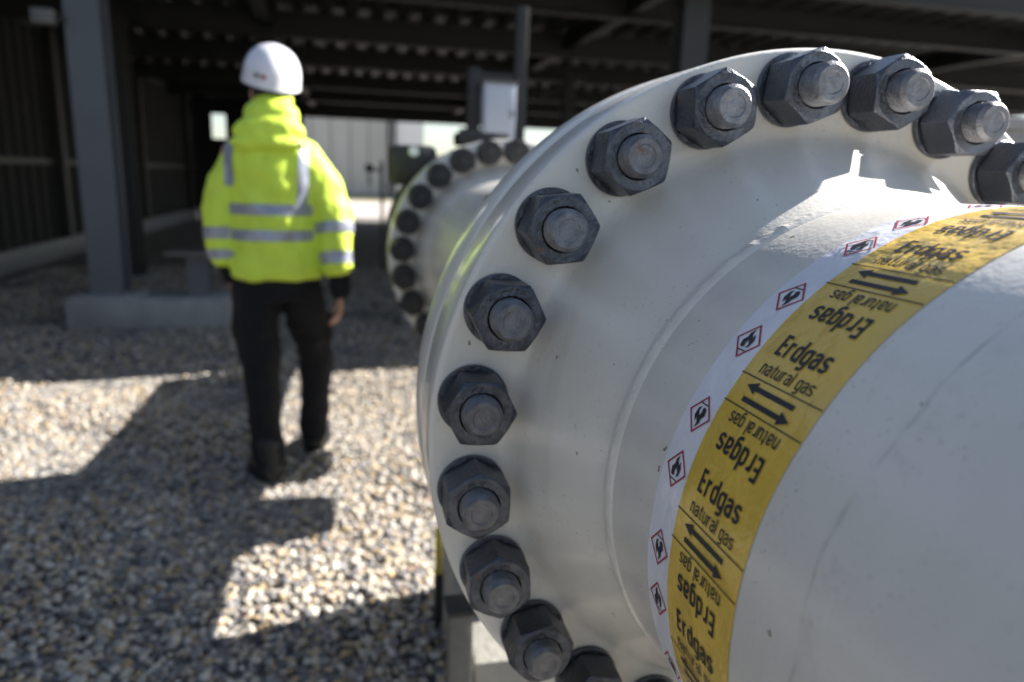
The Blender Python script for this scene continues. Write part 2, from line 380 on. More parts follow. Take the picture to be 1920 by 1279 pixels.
# little lamp on the left column
lamp = empty("wall_lamp", (-2.17, 6.45, 2.42), "small grey floodlight fixed high on the blue-grey column", "lamp")
bm = bmesh.new(); box(bm, -.16, 0, -.06, .04, -.05, .06, bevel=.01); link("lamp_body", bm, M['postgrey'], lamp)
bm = bmesh.new(); box(bm, 0, .06, -.012, .012, -.012, .02); link("bracket", bm, M['darksteel'], lamp)

# plinth with stub support -----------------------------------------
pl = empty("concrete_plinth", (-1.67, 6.65, 0), "long grey concrete plinth under the blue-grey column", "plinth")
bm = bmesh.new(); box(bm, -.64, .62, -.25, .3, 0, .26, bevel=.012); link("block", bm, M['concrete'], pl)
st = empty("pipe_support", (-1.30, 6.62, .26), "short grey steel stub support with flat top plate on the plinth", "support")
link("post", hcolumn(0, .36, .17), M['column'], st, sharp=20)
bm = bmesh.new(); box(bm, -.23, .23, -.2, .2, .36, .39, bevel=.004); link("top_plate", bm, M['postgrey'], st)

# dark wall at left -------------------------------------------------
wl = empty("clad_wall", (-4.2, 14, 0), "dark ribbed metal wall running back along the left side", "wall")
bm = bmesh.new(); y = -16.5; prof = []
while y < 7.4:
    prof += [(y, 0), (y + .17, 0), (y + .2, .035), (y + .3, .035)]; y += .33
A = [bm.verts.new((p[1], p[0], .28)) for p in prof]; B = [bm.verts.new((p[1], p[0], 3.3)) for p in prof]
for i in range(len(prof) - 1): bm.faces.new((A[i], A[i + 1], B[i + 1], B[i]))
b0 = [bm.verts.new((-.12, prof[0][0], z)) for z in (.28, 3.3)]; b1 = [bm.verts.new((-.12, prof[-1][0], z)) for z in (.28, 3.3)]
bm.faces.new((b0[0], b0[1], b1[1], b1[0])); bm.faces.new((A[0], B[0], b0[1], b0[0])); bm.faces.new((A[-1], B[-1], b1[1], b1[0]))
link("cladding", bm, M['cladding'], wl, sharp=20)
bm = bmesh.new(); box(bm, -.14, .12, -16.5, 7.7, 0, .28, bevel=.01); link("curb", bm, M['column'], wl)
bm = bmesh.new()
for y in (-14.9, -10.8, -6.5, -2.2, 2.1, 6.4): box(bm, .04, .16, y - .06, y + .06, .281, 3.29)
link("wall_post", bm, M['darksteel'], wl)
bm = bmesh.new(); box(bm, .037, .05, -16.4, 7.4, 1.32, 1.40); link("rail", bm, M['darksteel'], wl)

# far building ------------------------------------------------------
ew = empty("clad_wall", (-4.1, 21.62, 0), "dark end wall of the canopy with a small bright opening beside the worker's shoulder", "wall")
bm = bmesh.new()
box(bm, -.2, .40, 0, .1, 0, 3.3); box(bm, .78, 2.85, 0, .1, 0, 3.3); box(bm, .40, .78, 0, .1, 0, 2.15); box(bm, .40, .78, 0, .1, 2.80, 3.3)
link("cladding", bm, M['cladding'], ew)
bm = bmesh.new(); box(bm, .37, .41, -.03, -.002, 2.12, 2.83); box(bm, .77, .81, -.03, -.002, 2.12, 2.83); link("window_frame", bm, M['darksteel'], ew)
fb = empty("far_building", (-6, 41, 0), "pale grey panelled industrial hall beyond the canopy", "building")
bm = bmesh.new(); box(bm, 1.2, 8.0, 0, 10, 0, 7.5); link("wall", bm, M['facade'], fb)
bm = bmesh.new()
for i in range(14, 20): box(bm, -12 + i - .02, -12 + i + .02, -.03, -.002, 0.3, 7.4)
link("panel_joints", bm, M['postgrey'], fb)
bm = bmesh.new(); box(bm, 1.15, 8.05, -.12, -.001, 0, .3); link("base_course", bm, M['concrete_light'], fb)
bm = bmesh.new(); box(bm, 1.1, 8.1, -.1, 10.1, 7.502, 7.7); link("roof", bm, M['deck'], fb)
wb = empty("white_annex", (3.1, 40.5, 0), "white annex at the right end of the pale grey hall", "building")
bm = bmesh.new(); box(bm, -.9, .85, 0, 8, 0, 6.5); link("wall", bm, M['facade_white'], wb)
bm = bmesh.new(); tube(bm, [(-.75, -.12, 0), (-.75, -.12, 6.4)], .1, 12); link("downpipe", bm, M['darksteel'], wb)
bm = bmesh.new(); box(bm, -.2, .35, -.03, -.002, 0, 2.2); dr = link("door", bm, M['facade'], wb)
bm = bmesh.new(); box(bm, -1.0, .95, -.1, 8.1, 6.502, 6.65); link("roof", bm, M['deck'], wb)

# ------------------------------------------------------------------ pipeline
PX, PZ, FY = 0.55, 1.044, 0.778       # axis, flange face
RB = 0.419; RP = 0.7098 * RB; RR = 1.1124 * RB; TH = 0.2144 * RB
DSTUD = 0.0445; HUBEND = 0.335 * RB

def hub_profile(rr=RR, th=TH, s=1.0):
    """from the joint face (axial +th) over the rim to the pipe end (axial negative = towards viewer)"""
    c = .004
    p = [(th, RP * .9), (th - .001, rr * .80), (th - .003, rr * .80 + .001), (th - .003, rr - c), (th - .0045, rr - .0012), (th - .0075, rr)]
    p += [(.0075, rr), (.0045, rr - .0004), (.002, rr - .002), (.0005, rr - .0045), (0, rr - .008)]
    for z, r in [(0, .91), (-.006, .885), (-.02, .868), (-.045, .851), (-.09, .824), (-.14, .797), (-.19, .771), (-.24, .747), (-.28, .729), (-.31, .717), (-.335, .7105)]:
        p.append((z * RB, r * RB * (1 if s == 1 else s)))
    return p

def flange_mesh(rr=RR, th=TH, n=192, flip=False):
    bm = bmesh.new(); prof = hub_profile(rr, th)
    if flip: prof = [(-a, r) for a, r in prof]
    lathe(bm, prof, n)
    return bm

def nut_mesh(af, h, rh, rnd=0.0):
    """hexagonal nut, double chamfered, axis Y from 0 to -h (towards viewer)"""
    bm = bmesh.new(); n = 72; ap = af / 2; rc = ap * .965; ac = ap / math.cos(PI / 6)
    def hexr(t):
        k = (t % (PI / 3)) - PI / 6
        return min(ap / math.cos(k), ac * .992)
    def rad(t, d):  # d distance from nearest end face
        return min(hexr(t), rc + d * 1.85)
    ds = [0, .0008, .0018, .003, .0042, .0055, .007]
    prof = [(0, None, 0)]
    layers = [(-d, d) for d in ds] + [(-h + d, d) for d in reversed(ds)]
    rings = []
    rings.append([bm.verts.new((rh * math.cos(2 * PI * i / n), -.0, rh * math.sin(2 * PI * i / n))) for i in range(n)])
    for a, d in layers:
        rings.append([bm.verts.new((rad(2 * PI * i / n, d) * math.cos(2 * PI * i / n), a, rad(2 * PI * i / n, d) * math.sin(2 * PI * i / n))) for i in range(n)])
    for rr_, a in ((rh * 1.09, -h), (rh, -h + .0025), (rh, -h * .5)):
        rings.append([bm.verts.new((rr_ * math.cos(2 * PI * i / n), a, rr_ * math.sin(2 * PI * i / n))) for i in range(n)])
    for A, B in zip(rings, rings[1:]):
        for i in range(n): bm.faces.new((A[i], A[(i + 1) % n], B[(i + 1) % n], B[i]))
    return bm

def stud_mesh(d, y0, y1):
    """threaded rod along Y from y0 (back) to y1 (front, more negative) with chamfered, slightly dished end"""
    bm = bmesh.new(); r = d / 2; prof = [(y0, r * .0001), (y0, r * .8), (y0 - .003, r)]
    thr = .055; y = y0 - .004
    prof += [(y1 + thr, r * .985)]
    a = y1 + thr
    while a > y1 + .006:
        prof += [(a - .0010, r), (a - .0017, r), (a - .0026, r * .925), (a - .0030, r * .925)]; a -= .0032
    prof += [(y1 + .0042, r * .985), (y1 + .0012, r * .87), (y1, r * .80), (y1 + .0002, r * .55), (y1 + .0010, r * .50), (y1 + .0012, r * .3), (y1 + .0009, r * .0001)]
    lathe(bm, prof, 48)
    return bm

AF = 0.0715; NH = 0.0475; WT = 0.0085
wash_bm = bmesh.new(); lathe(wash_bm, [(-.0002, .024), (-.0002, .0400), (-.0022, .0412), (-WT + .0012, .0412), (-WT, .0402), (-WT, .024)], 64)
def joint_bolt(parent, ang, rb, yface, yback, scale=1.0, proj_len=.0195, mats=None, cache={}):
    m1, m2 = mats or (M['steel'], M['stud'])
    """stud with nut and washer at either side of a flange pair; angle measured from +X towards +Z"""
    key = (scale, m1.name)
    if key not in cache:
        if 'w' not in cache: cache['w'] = None
        w_ = wash_bm.copy(); bmesh.ops.scale(w_, vec=(scale,) * 3, verts=w_.verts)
        ow = link("washer", w_, m1); 
        on = link("nut", nut_mesh(AF * scale, NH * scale, DSTUD * scale / 2 * 1.02), m1, sharp=24)
        cache[key] = (on.data, ow.data); bpy.data.objects.remove(on); bpy.data.objects.remove(ow)
    nm, wm = cache[key]
    x, z = rb * math.cos(ang), rb * math.sin(ang)
    L = yback - yface
    stud = link("flange_bolt", stud_mesh(DSTUD * scale, L + (NH + WT) * scale + .012, -(NH + WT) * scale - proj_len), m2, parent, sharp=28, loc=(x, yface, z))
    for side in (0, 1):
        wo = bpy.data.objects.new("washer", wm); COL.objects.link(wo); wo.parent = stud
        no = bpy.data.objects.new("nut", nm); COL.objects.link(no); no.parent = stud
        ra = random.uniform(0, PI / 3) + ang
        off = WT * scale + random.uniform(0, .0012)
        sh = random.uniform(0, .002); sa = random.uniform(0, 2 * PI)
        if side == 0:
            wo.location = (sh * math.cos(sa), 0, sh * math.sin(sa)); no.location = (0, -off, 0); no.rotation_euler = (0, ra, 0)
        else:
            wo.rotation_euler = (0, 0, PI); wo.location = (0, L, 0)
            no.location = (0, L + off, 0); no.rotation_euler = (0, ra, PI)
    return stud

def pipe_shell(y0, y1, n=160):
    bm = bmesh.new(); k = max(2, int(abs(y1 - y0) / .12))
    lathe(bm, [(y0, RP * .93)] + [(y0 + (y1 - y0) * i / k, RP) for i in range(k + 1)] + [(y1, RP * .93)], n)
    return bm
def weld(y):
    bm = bmesh.new(); n = 420
    def rf(t, a, r):
        v = noise.noise((math.cos(t) * 26, math.sin(t) * 26, a * 60))
        v2 = noise.noise((math.cos(t) * 90, math.sin(t) * 90, a * 150 + 4))
        edge = (r - RP) / .0045
        return r + max(0, edge) * (.0013 * v + .0008 * v2)
    prof = [(y - .012, RP - .001), (y - .010, RP + .0004), (y - .007, RP + .0019), (y - .003, RP + .0031), (y, RP + .0035), (y + .004, RP + .0031), (y + .008, RP + .0030), (y + .012, RP + .0002), (y + .014, RP - .001)]
    lathe(bm, prof, n, rfun=rf); return bm

near = empty("gas_pipe", (PX, FY, PZ), "large cream gas pipe in the foreground with yellow marking tape", "pipe", "sections of the cream gas pipeline")
link("flange", flange_mesh(), M['paint'], near, sharp=50)
link("pipe_shell", pipe_shell(-HUBEND, -3.6), M['paint'], near, sharp=50)
link("weld_seam", weld(-HUBEND - .004), M['paint'], near, sharp=None)
PH0 = 3.8115 - .0163
for k in range(24):
    a = PH0 - k * PI / 12
    pr = .0185 + random.uniform(-.0015, .002)
    if k == 8: pr = .027
    if k in (9, 10): pr = .024
    if k == 3: pr = .016
    joint_bolt(near, a, RB, 0, 2 * TH + .003, proj_len=pr)

mid = empty("gas_pipe", (PX, FY + TH + .003, PZ), "cream pipe section between the foreground flange and the smaller-looking rear flange", "pipe", "sections of the cream gas pipeline")
o = link("flange", flange_mesh(flip=True), M['paint'], mid, sharp=50); o.location = (0, TH, 0)
bm = bmesh.new(); lathe(bm, [(-.004, RP), (-.004, RR * .79), (.006, RR * .79), (.006, RP)], 96); link("gasket", bm, M['gasket'], mid)
Y2 = 2.84; DX2 = .06
ym = FY + TH + .003
link("pipe_shell", pipe_shell(TH + HUBEND, Y2 - ym - HUBEND), M['paint'], mid, sharp=50, loc=(DX2 * .6, 0, 0))
link("flange", flange_mesh(n=128), M['paint'], mid, sharp=50, loc=(DX2, Y2 - ym, -.01))
link("weld_seam", weld(Y2 - ym - HUBEND), M['paint'], mid, sharp=None, loc=(DX2, 0, -.01))
rear_root = empty("flange_bolts", (0, 0, 0)); bpy.data.objects.remove(rear_root)
for k in range(24):
    s_ = joint_bolt(mid, PH0 + .06 - k * PI / 12, RB, 0, 2 * TH, scale=1.2, proj_len=.004, mats=(M['valve'], M['valve']))
    s_.location = s_.location + Vector((DX2, Y2 - ym, -.01))

# ---- tapes --------------------------------------------------------
ZL, ZR, ZW = 0.6882 * RB, 0.9276 * RB, 0.5881 * RB
def cyl_strip(y0, y1, a0, a1, r, nu=4, nv=220, wob=0.0, crease=0.0):
    bm = bmesh.new(); g = []
    for j in range(nv + 1):
        a = a0 + (a1 - a0) * j / nv; row = []
        for i in range(nu + 1):
            y = y0 + (y1 - y0) * i / nu
            yy = y + wob * (noise.noise((a * 3, i * .0, 2)) )
            rr = r + crease * max(0, noise.noise((a * 30, i * 2.3, 7)))
            row.append(bm.verts.new((rr * math.cos(a), yy, rr * math.sin(a))))
        g.append(row)
    for j in range(nv):
        for i in range(nu): bm.faces.new((g[j][i], g[j][i + 1], g[j + 1][i + 1], g[j + 1][i]))
    return bm
A0, A1 = 2.5773 - .0163, 0
PER = 0.40846; GAP = 0.0853
tape = link("marking_tape", cyl_strip(-ZL, -ZR, -PI, PI, RP + .0005, 10, 500, .0015, .0006), M['yellow'], near, sharp=50)
htape = link("hazard_tape", cyl_strip(-ZW, -ZL, -PI, PI, RP + .0004, 6, 500, .0015, .0004), M['white'], near, sharp=50)

def wrap(bm, y_axis0, ang0, r, flip=False):
    """flat (u along +X = from flange side to viewer side, v = up) -> onto cylinder"""
    for v in bm.verts:
        u_, v_ = v.co.x, v.co.y
        a = ang0 - v_ / RP; dz_ = v.co.z
        v.co = Vector(((r + dz_) * math.cos(a), y_axis0 - u_, (r + dz_) * math.sin(a)))

def arc(cx, cy, rx, ry, a0, a1, n=7):
    return [(cx + rx * math.cos(R(a0 + (a1 - a0) * i / n)), cy + ry * math.sin(R(a0 + (a1 - a0) * i / n))) for i in range(n + 1)]
def glyphs(t):
    """narrow grotesque letters as centre-line strokes; cap height 1, x-height .74"""
    h = t / 2; W = .36; X = .74 - h; q = .16; dn = -.26 + h
    def bowl(y0, y1): return arc(q, y1 - q, q, q, 90, 180) + arc(q, y0 + q, q, q, 180, 270) + arc(W - q, y0 + q, q, q, 270, 360) + arc(W - q, y1 - q, q, q, 0, 90) + [(q, y1)]
    return {
        'E': ([[(0, h), (0, 1 - h)], [(-h, 1 - h), (.34, 1 - h)], [(0, .52), (.32, .52)], [(-h, h), (.34, h)]], .32),
        'r': ([[(0, 0), (0, .74)], [(0, X - .22)] + arc(.17, X - .2, .17, .2, 175, 90) + [(.25, X)]], .24),
        'd': ([bowl(h, X), [(W, 0), (W, 1)]], W),
        'g': ([bowl(h, X), [(W, .74), (W, dn + q)] + arc(W - q, dn + q, q, q, 0, -90) + [(.03, dn)]], W),
        'a': ([[(W, 0), (W, X - q)] + arc(W - q, X - q, q, q, 0, 90) + arc(q, X - q, q, q, 90, 165), [(W, .44), (.15, .43)] + arc(.14, h + .16, .14, .17, 100, 270) + [(W - .1, h), (W, .16)]], W),
        's': ([arc(W - q, X - .13, q, .13, 15, 90) + arc(q, X - .15, q, .15, 90, 215) + [(q, X / 2 + h * .7), (W - q, X / 2 - .01)] + arc(W - q, h + .15, q, .15, 50, -90) + arc(q, h + .13, q, .13, 270, 195)], W),
        'n': ([[(0, 0), (0, .74)], [(0, X - .2)] + arc(W - .18, X - .18, .18, .18, 120, 0) + [(W, 0)]], W),
        't': ([[(.11, .93), (.11, .14)] + arc(.21, .14, .10, .14 - h, 180, 270) + [(.27, h)], [(0, .74 - h), (.27, .74 - h)]], .25),
        'u': ([[(0, .74), (0, .18)] + arc(.18, .18, .18, .18 - h, 180, 300) + [(W, .2)], [(W, 0), (W, .74)]], W),
        'l': ([[(0, 0), (0, 1)]], 0.0),
        ' ': ([], .12)}
def text_bm(body, wdt, hgt, t):
    G = glyphs(t); x = t / 2; strokes = []
    for ch in body:
        st_, adv = G[ch]
        for s_ in st_: strokes.append([(x + a, b) for a, b in s_])
        x += adv + t + .105
    sx = wdt / (x - t / 2 - .105); sy = hgt; bm = bmesh.new(); h = t / 2
    for k, s_ in enumerate(strokes):
        pts = [Vector((a, b)) for a, b in s_]; L = []; Rr = []
        for i, p_ in enumerate(pts):
            d0 = (pts[i] - pts[i - 1]).normalized() if i else (pts[1] - pts[0]).normalized()
            d1 = (pts[i + 1] - pts[i]).normalized() if i < len(pts) - 1 else d0
            if d0.length < .5: d0 = d1
            if d1.length < .5: d1 = d0
            n_ = Vector((-(d0 + d1).y, (d0 + d1).x)).normalized(); w_ = h / max(.55, n_.dot(Vector((-d0.y, d0.x))))
            L.append(bm.verts.new(((p_ + n_ * w_).x * sx, (p_ + n_ * w_).y * sy, k % 4 * .00003))); Rr.append(bm.verts.new(((p_ - n_ * w_).x * sx, (p_ - n_ * w_).y * sy, k % 4 * .00003)))
        for i in range(len(pts) - 1): bm.faces.new((L[i], Rr[i], Rr[i + 1], L[i + 1]))
    return bm

TW = ZR - ZL
RT = RP + .0013
T_big = text_bm("Erdgas", .060, .0190, .150); T_small = text_bm("natural gas", .064, .0118, .115)
def place_text(src, name, ang, u0, wdt, flip):
    bm = src.copy()
    for v in bm.verts:
        x, y = v.co.x, v.co.y
        if flip: x, y = wdt - x, -y
        v.co = Vector((x, y, v.co.z))
    wrap(bm, -ZL - u0, ang, RT)
    return link(name, bm, M['ink'], tape, sharp=None, fix=False)
def place_flat(name, polys, ang, m, parent, y0=-ZL, r=RT):
    bm = bmesh.new()
    for pl_ in polys:
        mi = 0
        if isinstance(pl_, tuple): pl_, mi = pl_
        f = bm.faces.new([bm.verts.new((x, y, 0)) for x, y in pl_]); f.material_index = mi
    wrap(bm, y0, ang, r)
    return link(name, bm, m, parent, sharp=None, fix=False)
def arrow_poly(x0, x1, y, left):
    hw, hh, hl = .0021, .0052, .0125
    if left: return [[(x0 + hl, y - hw), (x1, y - hw), (x1, y + hw), (x0 + hl, y + hw)], [(x0, y), (x0 + hl, y - hh), (x0 + hl, y + hh)]]
    return [[(x0, y - hw), (x1 - hl, y - hw), (x1 - hl, y + hw), (x0, y + hw)], [(x1, y), (x1 - hl, y + hh), (x1 - hl, y - hh)]]
D = 1 / RP
def flame_polys(s, flip):
    """red bordered diamond with a black flame"""
    h = s / 2; P = []
    o4 = [(h, 0), (0, h), (-h, 0), (0, -h)]; k = .86; i4 = [(a * k, b * k) for a, b in o4]
    for i in range(4): P.append(([o4[i], o4[(i + 1) % 4], i4[(i + 1) % 4], i4[i]], 1))
    fl = [(-.22, -.22), (-.28, -.02), (-.16, .12), (-.17, .26), (-.02, .44), (-.03, .26), (.09, .12), (.11, .28), (.24, .08), (.22, -.16), (.08, -.26), (.12, -.10), (.0, .04), (-.06, -.08), (-.02, -.2), (-.1, -.26)]
    sg = -1 if flip else 1
    P.append(([(sg * a * s * .78, sg * b * s * .78) for a, b in fl], 0))
    P.append(([(sg * a * s * .8, sg * b * s * .8) for a, b in [(-.2, -.32), (.2, -.32), (.2, -.36), (-.2, -.36)]], 0))
    return P
for k in range(-5, 6):
    a_line1 = A0 + k * PER; a_line2 = a_line1 + GAP; nxt = a_line1 + PER
    for al in (a_line1, a_line2):
        place_flat("divider_line", [[(0, -.0005), (TW, -.0005), (TW, .0005), (0, .0005)]], al, M['ink'], tape)
    am = (a_line1 + a_line2) / 2
    place_flat("arrow", arrow_poly(.016, .076, .0052, True), am, M['ink'], tape)
    place_flat("arrow", arrow_poly(.020, .080, -.0058, False), am, M['ink'], tape)
    place_text(T_small, "lettering", a_line2 + .0045 * D, .018, .064, True)
    place_text(T_big, "lettering", a_line2 + .0225 * D, .019, .060, True)
    place_text(T_small, "lettering", nxt - .0045 * D, .018, .064, False)
    place_text(T_big, "lettering", nxt - .0225 * D, .019, .060, False)
    for fr, flp in ((.39, True), (.80, False)):
        place_flat("hazard_symbol", flame_polys(.034, flp), a_line1 + fr * PER, [M['ink'], M['red']], htape, y0=-ZL + .0195, r=RP + .0011)

# ---- supports under the near flange ------------------------------
bk = empty("concrete_block", (.60, 1.63, 0), "pale concrete block under the pipe beside the large flange", "block")
bm = bmesh.new(); box(bm, -.35, .4, -.28, .3, 0, .30, bevel=.01); link("block", bm, M['concrete_light'], bk)
sp = empty("pipe_support", (.60, 1.66, .30), "steel saddle support holding the pipe above the pale block", "support")
link("post", hcolumn(0, .40, .16), M['postgrey'], sp, sharp=20)
bm = bmesh.new()
prof = []
for i in range(17):
    a = PI + PI * (i + 4) / 24.0; prof.append(a)
ri, ro = RP + .003, RP + .018
for y0_ in (-.09,):
    A = [[bm.verts.new((rr * math.cos(a) + PX - .60 + DX2 * .6, yy, rr * math.sin(a) + PZ - .30)) for a in prof] for rr in (ri, ro) for yy in (-.09, .09)]
    for i in range(len(prof) - 1):
        for p_, q_ in ((0, 1), (1, 3), (3, 2), (2, 0)): bm.faces.new((A[p_][i], A[p_][i + 1], A[q_][i + 1], A[q_][i]))
link("saddle", bm, M['postgrey'], sp)
ps = empty("steel_post", (.212, 1.34, 0), "short grey steel post at the lower left of the large flange", "post")
bm = bmesh.new(); box(bm, -.024, .026, -.03, .03, 0, .45, bevel=.003); link("shaft", bm, M['postgrey'], ps)
bm = bmesh.new(); box(bm, -.03, .05, -.035, .035, .4502, .462, bevel=.002); link("cap", bm, M['darksteel'], ps)
mk = empty("marker_post", (.238, 1.92, 0), "thin marker post with yellow top beside the sunlit gravel", "marker")
bm = bmesh.new(); box(bm, -.009, .009, -.015, .015, .19, .33, bevel=.002); link("yellow_top", bm, M['marker'], mk)
bm = bmesh.new(); box(bm, -.011, .011, -.017, .017, 0, .19, bevel=.002); link("stake", bm, M['darksteel'], mk)

# support below rear flange
s2 = empty("pipe_support", (.70, 6.6, 0), "grey footing with steel foot seen just left of the large flange rim", "support")
bm = bmesh.new(); box(bm, -.27, .4, -.2, .2, 0, .24, bevel=.008); link("block", bm, M['concrete'], s2)
bm = bmesh.new(); box(bm, -.2, .34, -.12, .1, .2402, .26); box(bm, -.16, -.08, -.05, .07, .2602, .66); box(bm, .1, .18, -.05, .07, .2602, .66); link("frame", bm, M['column'], s2)

# ---- valve behind rear flange ------------------------------------
va = empty("gas_valve", (PX + DX2, 3.33, PZ - .01), "black bolted gas valve right behind the rear flange", "valve")
bm = bmesh.new()
lathe(bm, [(0, .26), (0, .39), (.012, .44), (.03, .452), (.10, .452), (.105, .44), (.18, .44), (.185, .452), (.25, .452), (.27, .44), (.28, .40), (.28, .26)], 96)
link("valve_body", bm, M['valve'], va)
t_ = link("nut", nut_mesh(AF, NH, .01), M['valve'], sharp=24); nm_valve = t_.data; bpy.data.objects.remove(t_)
for k in range(24):
    o = bpy.data.objects.new("nut", nm_valve); COL.objects.link(o); o.parent = va; a = k * PI / 12 + .07
    o.location = (.41 * math.cos(a), .008, .41 * math.sin(a)); o.rotation_euler = (0, k, 0); o.scale = (.8,) * 3
bm = bmesh.new(); box(bm, -.12, .12, .04, .24, .46, .52, bevel=.01); link("bonnet", bm, M['valve'], va)
bm = bmesh.new(); box(bm, -.44, -.22, .02, .2, .27, .45, bevel=.03); link("gear_box", bm, M['valve'], va)
bm = bmesh.new(); tube(bm, [(-.33, -.01, .42), (-.33, .019, .42)], .022, 16); link("indicator", bm, M['whiteplastic'], va)

far = empty("gas_pipe", (PX + DX2, Y2 + TH, PZ - .01), "thinner cream pipe running on behind the rear flange through the black valve", "pipe", "sections of the cream gas pipeline")
link("flange", flange_mesh(n=96, flip=True), M['paint'], far, sharp=50, loc=(0, TH, 0))
bm = bmesh.new(); y0_ = TH + HUBEND; sh_ = lambda a: -.075 * min(1, max(0, (a - y0_) / .34))
lathe(bm, [(y0_, RP)] + [(y0_ + .03 * i, RP - (RP - .226) * (i / 11) ** 1.3) for i in range(1, 12)] + [(2.2, .226)], 96)
for v in bm.verts: v.co.z += sh_(v.co.y)
link("pipe_shell", bm, M['paint'], far, sharp=50)

# ---- rack with grey cabinet --------------------------------------
rk = empty("cabinet_stand", (1.09, 5.6, 0), "pair of dark steel posts carrying the light grey cabinet", "stand")
for x in (-.17, .185):
    bm = bmesh.new(); box(bm, x - .045, x + .045, -.04, .05, 0, 2.6 if x > 0 else 2.15, bevel=.004); link("post", bm, M['darksteel'], rk)
bm = bmesh.new(); box(bm, -.124, .139, -.03, .03, 2.06, 2.12); link("crossbar", bm, M['darksteel'], rk)
cb = empty("electrical_cabinet", (1.09, 5.5, 1.6), "light blue-grey electrical cabinet above the rear flange", "cabinet")
bm = bmesh.new(); box(bm, -.118, .118, -.09, .06, 0, .43, bevel=.006); link("case", bm, M['bluebox'], cb)
bm = bmesh.new(); box(bm, -.11, .11, -.099, -.0905, .01, .42, bevel=.003); dd = link("door", bm, M['bluebox'], cb)
bm = bmesh.new(); box(bm, .08, .095, -.112, -.0995, .19, .24, bevel=.003); link("handle", bm, M['darksteel'], dd)
bm = bmesh.new(); box(bm, -.135, .135, -.11, .075, .4302, .445); link("rain_hood", bm, M['postgrey'], cb)

# dark instrument and small bits seen in front of the pale hall
ins = empty("gas_meter", (1.62, 9.4, 0), "dark instrument box on a post in front of the white annex", "meter")
bm = bmesh.new(); box(bm, -.03, .03, -.03, .03, 0, 1.6); link("post", bm, M['darksteel'], ins)
bm = bmesh.new(); box(bm, -.18, .16, -.1, .1, 1.601, 1.92, bevel=.02); link("housing", bm, M['valve'], ins)
bm = bmesh.new(); box(bm, -.24, .22, -.14, .14, 1.9205, 1.95); link("lid", bm, M['darksteel'], ins)
tp = empty("vent_pipe", (.42, 10.2, 0), "thin dark vent pipe with side tap in front of the pale hall", "pipe")
bm = bmesh.new(); tube(bm, [(0, 0, 0), (0, 0, 1.52)], .022, 10); tube(bm, [(0, 0, 1.4), (-.17, 0, 1.4), (-.17, 0, 1.2)], .018, 10); link("riser", bm, M['darksteel'], tp)
bm = bmesh.new(); tube(bm, [(-.17, -.03, 1.42), (-.17, .03, 1.42)], .06, 12); link("tap", bm, M['darksteel'], tp)
# unseen block added beyond the pipe to throw shade over the near gravel
nb = empty("shade_block", (1.9, 1.4, 0), "unseen grey block added behind the large flange to shade the near gravel", "wall")
bm = bmesh.new(); box(bm, -.5, .72, .62, .94, 0, 1.56, bevel=.01); link("shade_block_body", bm, M['concrete'], nb)
bm = bmesh.new(); box(bm, -.53, .75, .60, .96, 1.5602, 1.60, bevel=.005); link("shade_block_top", bm, M['concrete'], nb)

# ------------------------------------------------------------------ worker
def blob(bm, c, r, rot=None, seg=20):
    m_ = Matrix.Translation(c) @ (rot.to_4x4() if rot else Matrix.Identity(4)) @ Matrix.Diagonal((r[0], r[1], r[2], 1))
    bmesh.ops.create_uvsphere(bm, u_segments=seg, v_segments=seg // 2 + 2, radius=1, matrix=m_)
def capsule(bm, a, b, ra, rb, seg=16):
    a, b = Vector(a), Vector(b)
    blob(bm, a, (ra,) * 3, seg=seg); blob(bm, b, (rb,) * 3, seg=seg)
    d = b - a; L = d.length
    if L < 1e-5: return
    m_ = Matrix.Translation((a + b) / 2) @ d.to_track_quat('Z', 'Y').to_matrix().to_4x4()
    bmesh.ops.create_cone(bm, cap_ends=True, segments=seg, radius1=ra, radius2=rb, depth=L, matrix=m_)
def chain(bm, pts, rs, seg=16):
    for i in range(len(pts) - 1): capsule(bm, pts[i], pts[i + 1], rs[i], rs[i + 1], seg)
def loft(bm, secs, n=48, e=2.4):
    """secs: (z, cx, cy, rx, ry)"""
    rings = []
    for z, cx, cy, rx, ry in secs:
        ring = []
        for i in range(n):
            t = 2 * PI * i / n; c, s = math.cos(t), math.sin(t)
            ring.append(bm.verts.new((cx + rx * math.copysign(abs(c) ** (2 / e), c), cy + ry * math.copysign(abs(s) ** (2 / e), s), z)))
        rings.append(ring)
    for A, B in zip(rings, rings[1:]):
        for i in range(n): bm.faces.new((A[i], A[(i + 1) % n], B[(i + 1) % n], B[i]))
    bm.faces.new(rings[0]); bm.faces.new(rings[-1])
def fuse(name, bm, voxel, m, parent, smooth=3, disp=None):
    bmesh.ops.recalc_face_normals(bm, faces=bm.faces)
    me = bpy.data.meshes.new(name); bm.to_mesh(me); bm.free()
    ob = bpy.data.objects.new(name, me); COL.objects.link(ob)
    md = ob.modifiers.new("r", 'REMESH'); md.mode = 'VOXEL'; md.voxel_size = voxel; md.use_smooth_shade = True
    ms = ob.modifiers.new("s", 'SMOOTH'); ms.iterations = smooth; ms.factor = .6
    dg = bpy.context.evaluated_depsgraph_get(); dg.update()
    nm_ = bpy.data.meshes.new_from_object(ob.evaluated_get(dg)); bpy.data.objects.remove(ob)
    nm_.name = name
    if disp:
        for v in nm_.vertices:
            v.co = v.co + v.normal * disp(v.co)
    nm_.materials.clear(); nm_.materials.append(m)
    for p_ in nm_.polygons: p_.use_smooth = True
    o_ = bpy.data.objects.new(name, nm_); COL.objects.link(o_); o_.parent = parent
    return o_

WX, WY = -.325, 3.25
person = empty("person", (0, 0, 0), "person walking away in a yellow high-visibility jacket and white hard hat", "person")
